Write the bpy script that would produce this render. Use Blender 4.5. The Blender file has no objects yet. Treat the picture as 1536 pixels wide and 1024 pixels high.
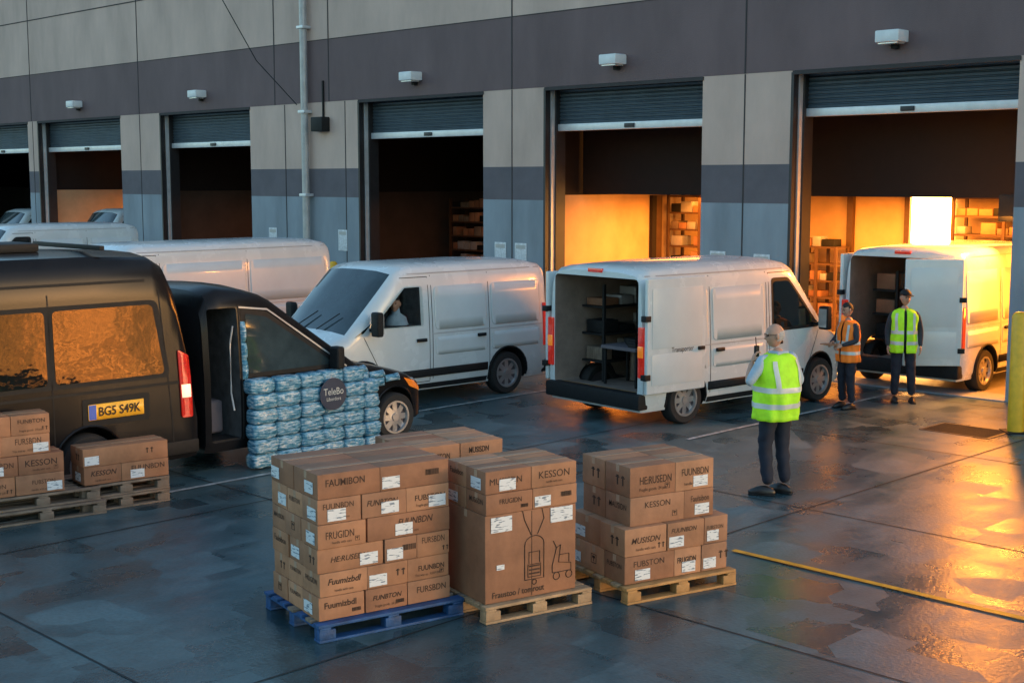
import bpy, bmesh, math, random
from mathutils import Vector, Matrix
from mathutils.bvhtree import BVHTree
random.seed(7)
sc=bpy.context.scene
rad=math.radians
CA=math.cos(rad(44.8)); SA=math.sin(rad(44.8))
def FW(X,Y): return (CA*X+SA*Y, -SA*X+CA*Y)
# ------------------------------------------------------------------ materials
def M(name,col,rough=.6,metal=0,var=.15,scale=5,bump=0,bscale=60,emit=0,ecol=None,coat=0,stretch=(1,1,1),rvar=0,ior=1.5,spec=.5,stint=None):
    m=bpy.data.materials.new(name); m.use_nodes=True
    nt=m.node_tree; N=nt.nodes; Lk=nt.links; b=N['Principled BSDF']
    tc=N.new('ShaderNodeTexCoord'); mp=N.new('ShaderNodeMapping'); mp.inputs['Scale'].default_value=stretch
    Lk.new(tc.outputs['Object'],mp.inputs['Vector'])
    n=N.new('ShaderNodeTexNoise'); n.inputs['Scale'].default_value=scale; n.inputs['Detail'].default_value=6; n.inputs['Roughness'].default_value=.6
    Lk.new(mp.outputs['Vector'],n.inputs['Vector'])
    cr=N.new('ShaderNodeValToRGB'); e=cr.color_ramp.elements
    e[0].position=.3; e[1].position=.7
    e[0].color=tuple(max(0,c*(1-var)) for c in col)+(1,); e[1].color=tuple(min(1,c*(1+var)) for c in col)+(1,)
    Lk.new(n.outputs['Fac'],cr.inputs['Fac']); Lk.new(cr.outputs['Color'],b.inputs['Base Color'])
    b.inputs['Roughness'].default_value=rough; b.inputs['Metallic'].default_value=metal
    b.inputs['IOR'].default_value=ior; b.inputs['Specular IOR Level'].default_value=spec
    b.inputs['Coat Weight'].default_value=coat; b.inputs['Coat Roughness'].default_value=.05
    if stint: b.inputs['Specular Tint'].default_value=tuple(stint)+(1,)
    if rvar:
        mr=N.new('ShaderNodeMapRange'); mr.inputs['To Min'].default_value=max(.02,rough-rvar); mr.inputs['To Max'].default_value=rough+rvar
        mr.inputs['From Min'].default_value=.3; mr.inputs['From Max'].default_value=.7
        Lk.new(n.outputs['Fac'],mr.inputs['Value']); Lk.new(mr.outputs['Result'],b.inputs['Roughness'])
    if bump:
        n2=N.new('ShaderNodeTexNoise'); n2.inputs['Scale'].default_value=bscale; n2.inputs['Detail'].default_value=4
        Lk.new(tc.outputs['Object'],n2.inputs['Vector'])
        bp=N.new('ShaderNodeBump'); bp.inputs['Strength'].default_value=bump; bp.inputs['Distance'].default_value=.02
        Lk.new(n2.outputs['Fac'],bp.inputs['Height']); Lk.new(bp.outputs['Normal'],b.inputs['Normal'])
    if emit:
        b.inputs['Emission Color'].default_value=tuple(ecol or col)+(1,); b.inputs['Emission Strength'].default_value=emit
    return m
m_beige=M('wall_beige',(.57,.41,.34),.85,var=.15,scale=1.2,bump=.25,stretch=(1,1,.35))
m_band=M('wall_brown_band',(.160,.108,.108),.85,var=.15,scale=1.2,bump=.25,stretch=(1,1,.35))
m_stripe=M('wall_dark_stripe',(.13,.115,.13),.85,var=.12,scale=2,bump=.25)
m_low=M('wall_lower_grey',(.25,.29,.33),.8,var=.18,scale=1.5,bump=.25,stretch=(1,1,.3))
m_joint=M('wall_joint',(.05,.045,.045),.9)
m_shut=M('shutter_metal',(.07,.10,.125),.42,metal=.4,var=.15,scale=3,bump=.05)
m_alu=M('aluminium_trim',(.6,.62,.64),.4,metal=.35,var=.1)
m_frame=M('dark_frame_metal',(.03,.03,.033),.45,metal=.3)
m_lampbox=M('lamp_housing',(.7,.72,.72),.4,var=.08)
m_pipe=M('pipe_paint',(.40,.40,.40),.4,metal=.2)
m_paper=M('notice_paper',(.6,.62,.64),.7,var=.25,scale=18)
m_yel=M('bollard_yellow',(.85,.46,.02),.45,var=.15,scale=8)
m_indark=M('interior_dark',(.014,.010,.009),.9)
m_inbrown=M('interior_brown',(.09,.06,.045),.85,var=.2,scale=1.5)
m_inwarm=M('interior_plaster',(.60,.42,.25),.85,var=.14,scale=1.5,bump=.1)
m_infloor=M('interior_floor',(.28,.26,.23),.35,var=.2,scale=2)
m_rack=M('rack_steel',(.12,.07,.04),.5,metal=.3)
m_white=M('van_white_paint',(.62,.66,.66),.26,var=.05,scale=2,coat=.5,rvar=.06)
m_panel=M('van_panel_paint',(.61,.65,.65),.27,var=.05,scale=2,coat=.4)
m_dark=M('van_dark_paint',(.010,.010,.011),.22,metal=.0,var=.2,scale=2,coat=0,spec=.16)
m_trim=M('black_plastic',(.015,.016,.017),.6,var=.2,scale=20,spec=.2)
m_seam=M('seam_dark',(.02,.02,.02),.7,spec=.2)
m_glass=M('tinted_glass',(.006,.011,.013),.03,var=.1,ior=1.5)
m_sunsetglass=M('privacy_glass_sunset_tint',(.004,.010,.012),.03,var=.1,ior=1.6,stint=(1,.50,.13),bump=.35,bscale=1.7)  # orange specular tint colours in the sunset reflection on the side windows
m_shield=M('windscreen_glass',(.03,.045,.05),.04,var=.5,scale=1.6,ior=1.5)
m_ink=M('ink_dark_brown',(.05,.025,.015),.8,var=.5,scale=30)
m_tail=M('tail_lamp_red',(.55,.02,.01),.15,var=.3,scale=30,coat=1,emit=.3)
m_tailo=M('tail_lamp_amber',(.8,.2,.02),.15,var=.2,coat=1,emit=.4)
m_head=M('headlamp_lens',(.7,.7,.68),.08,metal=.5,coat=1)
m_tyre=M('tyre_rubber',(.02,.02,.02),.8,bump=.2)
m_rim=M('wheel_silver',(.42,.43,.44),.35,metal=.7)
m_cargo=M('cargo_lining',(.26,.20,.165),.6,var=.25,scale=3)
m_cab=M('cab_interior',(.06,.065,.07),.7,var=.4,scale=8)
m_plate=M('number_plate_yellow',(.85,.42,.03),.4,emit=.15)
m_blue=M('plate_blue',(.02,.1,.5),.4)
m_wood=M('pallet_wood',(.38,.25,.14),.75,var=.35,scale=5,bump=.3,stretch=(1,6,1))
m_wood2=M('pallet_wood_orange',(.44,.23,.08),.7,var=.35,scale=5,bump=.3,stretch=(1,6,1))
m_woodg=M('pallet_wood_grey',(.2,.15,.11),.8,var=.4,scale=5,bump=.3,stretch=(1,6,1))
m_woodb=M('pallet_wood_blue',(.012,.07,.20),.6,var=.5,scale=6,bump=.3,stretch=(1,6,1))
m_card=[M('cardboard_%s'%n,c,.75,var=.26,scale=3.2,bump=.25,bscale=14) for n,c in (('a',(.34,.165,.085)),('b',(.27,.125,.065)),('c',(.40,.20,.105)),('d',(.31,.155,.085)))]
m_tape=M('packing_tape',(.45,.30,.2),.25,var=.1,coat=.4)
m_skin=M('skin',(.5,.27,.18),.5,var=.12,scale=20)
m_hairg=M('hair_grey',(.42,.40,.38),.8,var=.3,scale=60)
m_hairb=M('hair_black',(.015,.012,.01),.7)
m_shirt=M('shirt_light_blue',(.38,.48,.56),.8,var=.15,scale=10,bump=.3,bscale=15)
m_jacket=M('jacket_dark',(.03,.035,.045),.8,bump=.3,bscale=15)
m_trous=M('trousers_navy',(.014,.018,.032),.85,var=.2,bump=.4,bscale=12)
m_vesty=M('hivis_yellow',(.42,.85,.02),.7,var=.15,scale=9,bump=.5,bscale=10,emit=.10,ecol=(.4,.9,.02))
m_vesto=M('hivis_orange',(.9,.22,.02),.7,var=.12,scale=9,bump=.4,bscale=10,emit=.08)
m_refl=M('reflective_tape',(.62,.66,.62),.35,var=.1)
m_shoe=M('shoe_leather',(.015,.013,.012),.35)
m_eye=M('eye',(.02,.015,.01),.1)
m_lips=M('lips',(.35,.12,.09),.5)
m_line=M('line_white_paint',(.34,.38,.38),.5,var=.5,scale=9)
m_liney=M('line_yellow_paint',(.75,.33,.02),.45,var=.3,scale=9)
m_gj=M('concrete_joint',(.012,.016,.018),.7)
m_hill=M('hill_soil',(.03,.03,.03),.9,var=.3,scale=.05)
def label_mat():
    m=bpy.data.materials.new('shipping_label'); m.use_nodes=True; nt=m.node_tree;N=nt.nodes;L=nt.links;b=N['Principled BSDF']
    tc=N.new('ShaderNodeTexCoord'); mp=N.new('ShaderNodeMapping'); mp.inputs['Scale'].default_value=(14,14,75)
    L.new(tc.outputs['Object'],mp.inputs['Vector'])
    n=N.new('ShaderNodeTexNoise'); n.inputs['Scale'].default_value=1; n.inputs['Detail'].default_value=3
    L.new(mp.outputs['Vector'],n.inputs['Vector'])
    cr=N.new('ShaderNodeValToRGB'); e=cr.color_ramp.elements; e[0].position=.56;e[1].position=.60
    e[0].color=(.66,.70,.72,1); e[1].color=(.16,.22,.28,1)
    L.new(n.outputs['Fac'],cr.inputs['Fac']);L.new(cr.outputs['Color'],b.inputs['Base Color']); b.inputs['Roughness'].default_value=.45
    return m
m_label=label_mat()
def wrap_mat():
    m=bpy.data.materials.new('blue_shrink_wrap'); m.use_nodes=True; nt=m.node_tree;N=nt.nodes;L=nt.links;b=N['Principled BSDF']
    tc=N.new('ShaderNodeTexCoord')
    mp=N.new('ShaderNodeMapping'); mp.inputs['Scale'].default_value=(5,5,30)
    L.new(tc.outputs['Object'],mp.inputs['Vector'])
    n=N.new('ShaderNodeTexNoise'); n.inputs['Scale'].default_value=1.6; n.inputs['Detail'].default_value=8; n.inputs['Roughness'].default_value=.7
    L.new(mp.outputs['Vector'],n.inputs['Vector'])
    cr=N.new('ShaderNodeValToRGB'); e=cr.color_ramp.elements; e[0].position=.38;e[1].position=.60
    e[0].color=(.02,.12,.20,1); e[1].color=(.48,.62,.70,1); k=e.new(.5); k.color=(.10,.30,.44,1); k=e.new(.68); k.color=(.42,.25,.17,1)
    L.new(n.outputs['Fac'],cr.inputs['Fac']);L.new(cr.outputs['Color'],b.inputs['Base Color']); b.inputs['Roughness'].default_value=.25
    n2=N.new('ShaderNodeTexNoise'); n2.inputs['Scale'].default_value=22; bp=N.new('ShaderNodeBump'); bp.inputs['Strength'].default_value=.7; bp.inputs['Distance'].default_value=.02
    L.new(tc.outputs['Object'],n2.inputs['Vector']);L.new(n2.outputs['Fac'],bp.inputs['Height']);L.new(bp.outputs['Normal'],b.inputs['Normal'])
    return m
m_wrap=wrap_mat()
def cabglass_mat():
    m=bpy.data.materials.new('clear_cab_glass'); m.use_nodes=True; nt=m.node_tree;N=nt.nodes;L=nt.links
    for n in list(N):
        if n.type!='OUTPUT_MATERIAL': N.remove(n)
    out=[n for n in N if n.type=='OUTPUT_MATERIAL'][0]
    t=N.new('ShaderNodeBsdfTransparent'); t.inputs['Color'].default_value=(.8,.86,.88,1)
    g=N.new('ShaderNodeBsdfGlossy'); g.inputs['Roughness'].default_value=.03; g.inputs['Color'].default_value=(.9,.9,.9,1)
    f=N.new('ShaderNodeFresnel'); f.inputs['IOR'].default_value=1.35
    mx=N.new('ShaderNodeMixShader'); L.new(f.outputs['Fac'],mx.inputs['Fac']); L.new(t.outputs[0],mx.inputs[1]); L.new(g.outputs[0],mx.inputs[2]); L.new(mx.outputs[0],out.inputs['Surface'])
    return m
m_cglass=cabglass_mat()
# ------------------------------------------------------------------ helpers
def group(name,x=0,y=0,z=0,rz=0,parent=None,s=1):
    e=bpy.data.objects.new(name,None); sc.collection.objects.link(e)
    e.location=(x,y,z); e.rotation_euler=(0,0,rad(rz)); e.scale=(s,s,s); e.empty_display_size=.2
    if parent: e.parent=parent
    return e
def addobj(name,me,mats,parent=None,smooth=None):
    o=bpy.data.objects.new(name,me); sc.collection.objects.link(o)
    if mats is not None:
        if not isinstance(mats,(list,tuple)): mats=[mats]
        for m in mats: me.materials.append(m)
    if smooth:
        me.shade_smooth()
        if smooth<180: me.set_sharp_from_angle(angle=rad(smooth))
    if parent: o.parent=parent
    return o
def pyd(name,v,f,mats,parent=None,smooth=None):
    me=bpy.data.meshes.new(name); me.from_pydata([tuple(a) for a in v],[],f); me.update()
    return addobj(name,me,mats,parent,smooth)
def box(name,x0,x1,y0,y1,z0,z1,mat,parent=None,bev=0,seg=2,rot=None,loc=None):
    bm=bmesh.new(); bmesh.ops.create_cube(bm,size=1)
    bmesh.ops.scale(bm,vec=(x1-x0,y1-y0,z1-z0),verts=bm.verts)
    if bev: bmesh.ops.bevel(bm,geom=bm.edges[:],offset=bev,segments=seg,affect='EDGES',profile=.6)
    me=bpy.data.meshes.new(name)
    if rot is None:
        bmesh.ops.translate(bm,vec=((x0+x1)/2,(y0+y1)/2,(z0+z1)/2),verts=bm.verts)
    bm.to_mesh(me); bm.free()
    o=addobj(name,me,mat,parent,35 if bev else None)
    if rot is not None:
        o.location=((x0+x1)/2,(y0+y1)/2,(z0+z1)/2); o.rotation_euler=rot
    return o
def tubemesh(bm,pts,radii,seg=8,cap=True):
    pts=[Vector(p) for p in pts]; n=len(pts); rings=[]
    up=Vector((0,0,1))
    for i,p in enumerate(pts):
        t=(pts[min(i+1,n-1)]-pts[max(i-1,0)]).normalized()
        a=up.cross(t)
        if a.length<.05: a=Vector((1,0,0)).cross(t)
        a.normalize(); b=t.cross(a)
        rings.append([bm.verts.new(p+(a*math.cos(2*math.pi*k/seg)+b*math.sin(2*math.pi*k/seg))*radii[i]) for k in range(seg)])
    for i in range(n-1):
        for k in range(seg):
            bm.faces.new((rings[i][k],rings[i][(k+1)%seg],rings[i+1][(k+1)%seg],rings[i+1][k]))
    if cap:
        bm.faces.new(rings[0][::-1]); bm.faces.new(rings[-1])
def tube(name,pts,r,mat,parent=None,seg=10):
    bm=bmesh.new(); rr=r if isinstance(r,(list,tuple)) else [r]*len(pts)
    tubemesh(bm,pts,rr,seg); me=bpy.data.meshes.new(name); bm.to_mesh(me); bm.free()
    return addobj(name,me,mat,parent,50)
_tx={}
def text(word,size,mat,parent,loc,rot,fitw=None,bold=0,shear=0,xs=1):
    key=(word,bold,shear)
    if key not in _tx:
        cu=bpy.data.curves.new('t','FONT'); cu.body=word; cu.align_x='CENTER'; cu.align_y='CENTER'; cu.size=1; cu.resolution_u=3; cu.offset=bold; cu.shear=shear
        o=bpy.data.objects.new('t',cu); sc.collection.objects.link(o)
        dg=bpy.context.evaluated_depsgraph_get(); me=bpy.data.meshes.new_from_object(o.evaluated_get(dg))
        w=max(v.co.x for v in me.vertices)-min(v.co.x for v in me.vertices)
        bpy.data.objects.remove(o); _tx[key]=(me,w)
    me,w=_tx[key]
    if fitw: size=min(size,fitw/w/xs)
    me2=me.copy() if mat.name not in [m.name for m in me.materials if m] and len(me.materials) else me
    if me2 is not me: me2.materials.clear()
    if not len(me2.materials): me2.materials.append(mat)
    o=bpy.data.objects.new('printed_text',me2); sc.collection.objects.link(o); o.parent=parent
    o.location=loc; o.rotation_euler=rot; o.scale=(size*xs,size*1.15,size); return o
def roundpoly(p,r,n=4):
    out=[]; L=len(p)
    for i in range(L):
        a=Vector(p[i-1]);b=Vector(p[i]);c=Vector(p[(i+1)%L])
        d1=(a-b);d2=(c-b); rr=min(r,d1.length*.45,d2.length*.45)
        q1=b+d1.normalized()*rr;q2=b+d2.normalized()*rr
        for k in range(n+1):
            t=k/n; out.append(tuple(q1*(1-t)**2+b*2*t*(1-t)+q2*t*t))
    return out
# ------------------------------------------------------------------ GROUND
def ground():
    m=bpy.data.materials.new('wet_concrete'); m.use_nodes=True; nt=m.node_tree;N=nt.nodes;L=nt.links;b=N['Principled BSDF']
    tc=N.new('ShaderNodeTexCoord')
    mp=N.new('ShaderNodeMapping'); mp.inputs['Rotation'].default_value=(0,0,rad(44.8))
    L.new(tc.outputs['Object'],mp.inputs['Vector'])
    def noise(s,d=6,r=.6,sc_=None):
        n=N.new('ShaderNodeTexNoise'); n.inputs['Scale'].default_value=s; n.inputs['Detail'].default_value=d; n.inputs['Roughness'].default_value=r
        if sc_:
            q=N.new('ShaderNodeMapping'); q.inputs['Scale'].default_value=sc_; L.new(mp.outputs[0],q.inputs[0]); L.new(q.outputs[0],n.inputs['Vector'])
        else: L.new(mp.outputs[0],n.inputs['Vector'])
        return n
    big=noise(.45,8,.6); mid=noise(1.7,6,.7,(1,.55,1)); fine=noise(30,4,.6)
    vo=N.new('ShaderNodeTexVoronoi'); vo.distance='CHEBYCHEV'; vo.inputs['Scale'].default_value=1.7; vo.feature='F1'
    vo.inputs['Randomness'].default_value=.85
    L.new(mp.outputs[0],vo.inputs['Vector'])
    sep=N.new('ShaderNodeSeparateColor'); L.new(vo.outputs['Color'],sep.inputs[0])
    def mth(op,a,bb):
        n=N.new('ShaderNodeMath'); n.operation=op
        for i,x in enumerate((a,bb)):
            if isinstance(x,(int,float)): n.inputs[i].default_value=x
            else: L.new(x,n.inputs[i])
        return n.outputs[0]
    f=mth('ADD',mth('MULTIPLY',big.outputs['Fac'],.46),mth('MULTIPLY',mid.outputs['Fac'],.38))
    f=mth('ADD',f,mth('MULTIPLY',sep.outputs[0],.15))
    cr=N.new('ShaderNodeValToRGB'); e=cr.color_ramp.elements; e[0].position=.38;e[1].position=.63
    e[0].color=(.022,.050,.060,1); e[1].color=(.115,.185,.20,1); k=e.new(.5); k.color=(.056,.105,.118,1)
    L.new(f,cr.inputs['Fac'])
    mx=N.new('ShaderNodeMix'); mx.data_type='RGBA'; mx.blend_type='MULTIPLY'; mx.inputs[0].default_value=.5
    L.new(cr.outputs['Color'],mx.inputs[6])
    fr=N.new('ShaderNodeValToRGB'); fr.color_ramp.elements[0].color=(.45,.45,.45,1); fr.color_ramp.elements[1].color=(1,1,1,1)
    fr.color_ramp.elements[0].position=.3; fr.color_ramp.elements[1].position=.6
    L.new(fine.outputs['Fac'],fr.inputs['Fac']); L.new(fr.outputs['Color'],mx.inputs[7])
    L.new(mx.outputs[2],b.inputs['Base Color'])
    mr=N.new('ShaderNodeMapRange'); mr.inputs['From Min'].default_value=.4; mr.inputs['From Max'].default_value=.60; mr.inputs['To Min'].default_value=.22; mr.inputs['To Max'].default_value=.46
    L.new(f,mr.inputs['Value']); L.new(mr.outputs[0],b.inputs['Roughness'])
    bp=N.new('ShaderNodeBump'); bp.inputs['Strength'].default_value=.3; bp.inputs['Distance'].default_value=.01
    L.new(mth('ADD',fine.outputs['Fac'],mth('MULTIPLY',mid.outputs['Fac'],2)),bp.inputs['Height']); L.new(bp.outputs['Normal'],b.inputs['Normal'])
    g=pyd('ground',[(-1500,-1500,0),(1500,-1500,0),(1500,1500,0),(-1500,1500,0)],[(0,1,2,3)],m)
    v=[];fc=[]
    def strip(X0,Y0,X1,Y1,w,z):
        d=Vector((X1-X0,Y1-Y0)).normalized(); n=Vector((-d.y,d.x))*w/2
        i=len(v)
        for X,Y in ((X0+n.x,Y0+n.y),(X0-n.x,Y0-n.y),(X1-n.x,Y1-n.y),(X1+n.x,Y1+n.y)):
            a,b_=FW(X,Y); v.append((a,b_,z))
        fc.append((i,i+1,i+2,i+3))
    for k in range(0,6): strip(-60,1.0+3.7*k-.3,20,1.0+3.7*k-.3,.018,.004)
    o=pyd('joints_long',v,fc,m_gj,g); v=[];fc=[]
    for k in range(-12,6): strip(4.3*k+1.2,-20,4.3*k+1.2,19.7,.018,.005)
    o=pyd('joints_cross',v,fc,m_gj,g); v=[];fc=[]
    for X,Y0,Y1 in ((-10.55,13.9,19.3),(-14.7,12.6,19.0),(-12.75,5.2,12),(-19,12.6,19)): strip(X,Y0,X,Y1,.07,.009)
    pyd('parking_lines',v,fc,m_line,g); v=[];fc=[]
    strip(-7.0,9.95,6,9.95,.075,.013)
    pyd('yellow_line',v,fc,m_liney,g)
    return g
G=ground()
v=[];f=[]
n=120
for i in range(n):
    a=2*math.pi*i/n; h=20+9*math.sin(a*5+1)+6*math.sin(a*11)+4*math.sin(a*23+2); R=620
    v+= [(R*math.cos(a),R*math.sin(a),-2),((R+30)*math.cos(a),(R+30)*math.sin(a),max(4,h))]
for i in range(n):
    j=(i+1)%n; f.append((2*i,2*j,2*j+1,2*i+1))
pyd('reflection_hills',v,f,m_hill,None,180)  # out of view, heightened to darken the lower part of the window reflections
# ------------------------------------------------------------------ BUILDING
B=group('warehouse_building',0,0,0,-44.8)
YW=19.8; YB=20.34
doors=[(-46.6,-41.6,4.28),(-40.88,-35.70,4.28),(-33.48,-29.12,4.28),(-24.68,-20.52,4.35),(-18.71,-14.80,4.38),(-12.88,-8.93,4.48),(-7.1,-3.2,1.0)]
XL,XR=-62,3
ed=[XL]+[x for d in doors for x in d[:2]]+[XR]
for i in range(0,len(ed),2):
    a,b=ed[i],ed[i+1]
    for z0,z1,m,nm in ((0,2.99,m_low,'lower'),(2.99,3.67,m_stripe,'stripe'),(3.67,5.25,m_beige,'upper')):
        box('pillar_'+nm,a,b,YW,YB,z0,z1,m,B)
box('wall_band',XL,XR,YW-.004,YB,5.25,6.72,m_band,B)
box('wall_top',XL,XR,YW,YB,6.72,11,m_beige,B)
box('coping',XL-.1,XR+.1,YW-.1,YB+.1,11,11.15,m_alu,B)
box('side_wall_right',XR-.3,XR,YB,46,0,11,m_beige,B); box('side_wall_left',XL,XL+.3,YB,46,0,11,m_beige,B)
box('rear_wall',XL+.3,XR-.3,45.7,46,0,11,m_beige,B)
box('roof',XL+.3,XR-.3,YB+.1,45.7,10.5,10.7,m_joint,B)
for X in (-41.3,-34.6,-28.0,-25.8,-19.66,-13.88,-8.0,-2.0):
    box('panel_joint',X-.014,X+.014,YW-.012,YW+.01,5.25,10.98,m_joint,B)
for X in (-13.88,-19.66,-27.6,-25.2,-34.6,-41.25,-8.0):
    box('panel_joint_low',X-.012,X+.012,YW-.008,YW+.01,0,5.24,m_joint,B)
box('panel_joint_h',XL,XR,YW-.009,YW+.01,8.38,8.41,m_joint,B)
box('panel_joint_h',XL,XR,YW-.011,YW+.01,6.705,6.722,m_joint,B)
for a,b,zb in doors:
    v=[];fc=[];z=zb+.14;k=0;rows=[]
    while z<5.26:
        rows+=[(z,0),(z+.012,-.022),(z+.05,-.03),(z+.066,-.004)]; z+=.078
    for z,y in rows: v+=[(a+.06,YB-.16+y,z),(b-.02,YB-.16+y,z)]
    for i in range(len(rows)-1): fc.append((2*i,2*i+1,2*i+3,2*i+2))
    pyd('roller_shutter',v,fc,m_shut,B)
    box('shutter_bottom_bar',a+.06,b-.02,YB-.24,YB-.12,zb,zb+.14,m_alu,B,.012)
    box('shutter_lock',(a+b)/2-.12,(a+b)/2+.12,YB-.27,YB-.235,zb+.03,zb+.11,m_frame,B,.008)
    box('guide_left',a+.003,a+.07,YB-.3,YB-.02,0,5.2,m_frame,B)
    box('guide_edge_left',a+.003,a+.035,YB-.4,YB-.302,0,5.2,m_alu,B)
    box('corner_guard_left',a-.05,a+.004,YW-.006,YW+.1,0,5.22,m_frame,B)
    box('jamb_lining',a+.002,a+.012,YW+.103,YB-.41,0,5.2,m_frame,B)
    box('guide_right',b-.05,b-.003,YB-.3,YB-.02,0,5.2,m_frame,B)
    box('head_trim',a-.02,b+.02,YW-.02,YW+.06,5.18,5.246,m_joint,B)
    box('threshold',a,b,YW-.05,YB+.05,0.001,.02,m_low,B)
    box('lintel_back',a,b,YB+.002,YB+.3,4.9,5.6,m_indark,B)
YBK=27.0
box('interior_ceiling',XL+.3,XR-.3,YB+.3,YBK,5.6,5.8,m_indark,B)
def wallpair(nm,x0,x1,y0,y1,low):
    box(nm+'_lower',x0,x1,y0,y1,0,3.08,low,B); box(nm+'_upper',x0,x1,y0,y1,3.08,5.6,m_indark,B)  # upper part near black: darkness above the lit zone put into the colour
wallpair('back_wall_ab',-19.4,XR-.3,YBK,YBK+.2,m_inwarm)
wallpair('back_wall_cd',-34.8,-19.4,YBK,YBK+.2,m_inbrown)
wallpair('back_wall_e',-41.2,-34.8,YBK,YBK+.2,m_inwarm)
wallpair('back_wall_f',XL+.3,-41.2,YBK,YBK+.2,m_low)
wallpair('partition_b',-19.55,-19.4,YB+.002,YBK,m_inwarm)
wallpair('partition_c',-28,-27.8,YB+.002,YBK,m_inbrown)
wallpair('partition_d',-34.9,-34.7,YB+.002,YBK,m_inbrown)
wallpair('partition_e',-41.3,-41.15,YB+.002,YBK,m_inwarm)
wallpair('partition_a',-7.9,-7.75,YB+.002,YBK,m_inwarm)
box('ab_upper_dark_sheet',-19.3,-7.95,21.6,21.7,3.1,5.6,m_indark,B)  # near-black sheet added to keep the upper dock opening dark
box('interior_floor',XL+.3,XR-.3,YB+.06,YBK,.001,.012,m_infloor,B)
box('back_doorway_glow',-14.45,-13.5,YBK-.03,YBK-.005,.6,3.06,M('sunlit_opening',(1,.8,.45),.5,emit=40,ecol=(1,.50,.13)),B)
box('back_doorway_frame',-14.6,-14.47,YBK-.08,YBK-.002,0,3.07,m_rack,B); 
box('wall_post',-16.0,-15.85,YBK-.12,YBK-.002,0,3.07,m_rack,B)
box('partition_door_frame',-19.39,-19.3,24.0,24.15,0,3.05,m_indark,B)
box('partition_door_leaf',-19.39,-19.34,24.15,24.4,0,3.05,m_rack,B)
def rack(x0,x1,y0,y1,h,name='storage_rack',dim=1):
    g=group(name,0,0,0,-44.8)
    for x in (x0,(x0+x1)/2,x1):
        for y in (y0,y1): box('upright',x-.03,x+.03,y-.03,y+.03,0,h,m_rack,g)
    z=.35
    while z<h:
        box('shelf',x0,x1,y0,y1,z,z+.04,m_rack,g)
        x=x0+.06
        while x<x1-.2:
            w=random.uniform(.15,.32); hh=random.uniform(.12,.26)
            if random.random()<.85: box('stored_carton',x,x+w,y0+.03,y0+.03+random.uniform(.3,.4),z+.042,z+.042+hh,random.choice(m_card+[m_woodg,m_pipe,m_trim]),g,.01)
            x+=w+.03
        z+=.38
    return g
rack(-19.2,-17.4,24.45,25.0,3.3)
rack(-13.1,-10.9,26.2,26.8,3.1)
rack(-27,-22.5,24.8,25.4,2.9)
rack(-16.9,-15.9,26.3,26.8,1.9)
rack(-34,-30,24.8,25.4,2.9)
rack(-38,-36,26.0,26.6,3.0)
for X in (-10.97,-16.8,-22.65,-31.3,-38.1):
    g=group('wall_lamp',*FW(X,YW),5.64,-44.8)
    box('housing',-.21,.21,-.34,-.004,-.07,.12,m_lampbox,g,.025); box('lens',-.17,.17,-.30,-.06,-.10,-.068,m_head,g,.01)
    box('bracket',-.05,.05,-.1,-.005,-.16,-.07,m_trim,g)
g=group('drainpipe',*FW(-26.6,YW-.14),0,-44.8)
tube('pipe',[(0,0,.1),(0,0,11)],.09,m_pipe,g,16)
for z in (1,3,5,7,9): box('clamp',-.13,.13,-.11,.135,z,z+.07,m_alu,g,.01)
g=group('electrical_box',*FW(-26.0,YW-.13),4.55,-44.8); box('cabinet',-.22,.22,-.12,.12,0,.34,m_trim,g,.02); box('conduit',-.02,.02,.08,.12,.34,1.2,m_trim,g); 
g=group('overhead_cable',0,0,0,-44.8); tube('cable',[(-26.75,YW-.25,5.2),(-27.9,YW-.6,6.3),(-29.3,YW-.9,8.3),(-31,YW-1.2,10.8)],.012,m_trim,g,6)
for X,z in ((-25.35,1.72),(-20.0,1.6),(-19.4,1.6),(-14.4,1.62),(-13.45,1.6),(-28.2,1.7)):
    g=group('wall_notice',*FW(X,YW-.006),z,-44.8); box('paper',-.17,.17,-.006,.002,0,.5,m_paper,g,.002); box('heading',-.14,.14,-.009,-.0065,.38,.46,m_pipe,g)
def bollard(x,y,h,r=.1):
    g=group('bollard',x,y,0); bm=bmesh.new(); tubemesh(bm,[(0,0,0),(0,0,h-.06),(0,0,h-.02),(0,0,h)],[r,r,r*.8,r*.4],20)
    me=bpy.data.meshes.new('post'); bm.to_mesh(me); bm.free(); addobj('post',me,m_yel,g,50)
    box('base_plate',-r*1.5,r*1.5,-r*1.5,r*1.5,.001,.02,m_trim,g)
bollard(6.84,17.84,1.64,.11)
bollard(*FW(-25.1,19.3),1.5); bollard(*FW(-19.2,19.3),1.5); bollard(*FW(-14.3,19.3),1.5); bollard(*FW(-28.6,19.3),1.3)
g=group('drain_grate',6.2,17.95,0,-44.8); box('frame',-.50,.50,-.36,.36,.001,.008,m_frame,g)
for i in range(12): box('bar',-.46,.46,-.32+i*.055,-.30+i*.055,.009,.014,m_trim,g)
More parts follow.
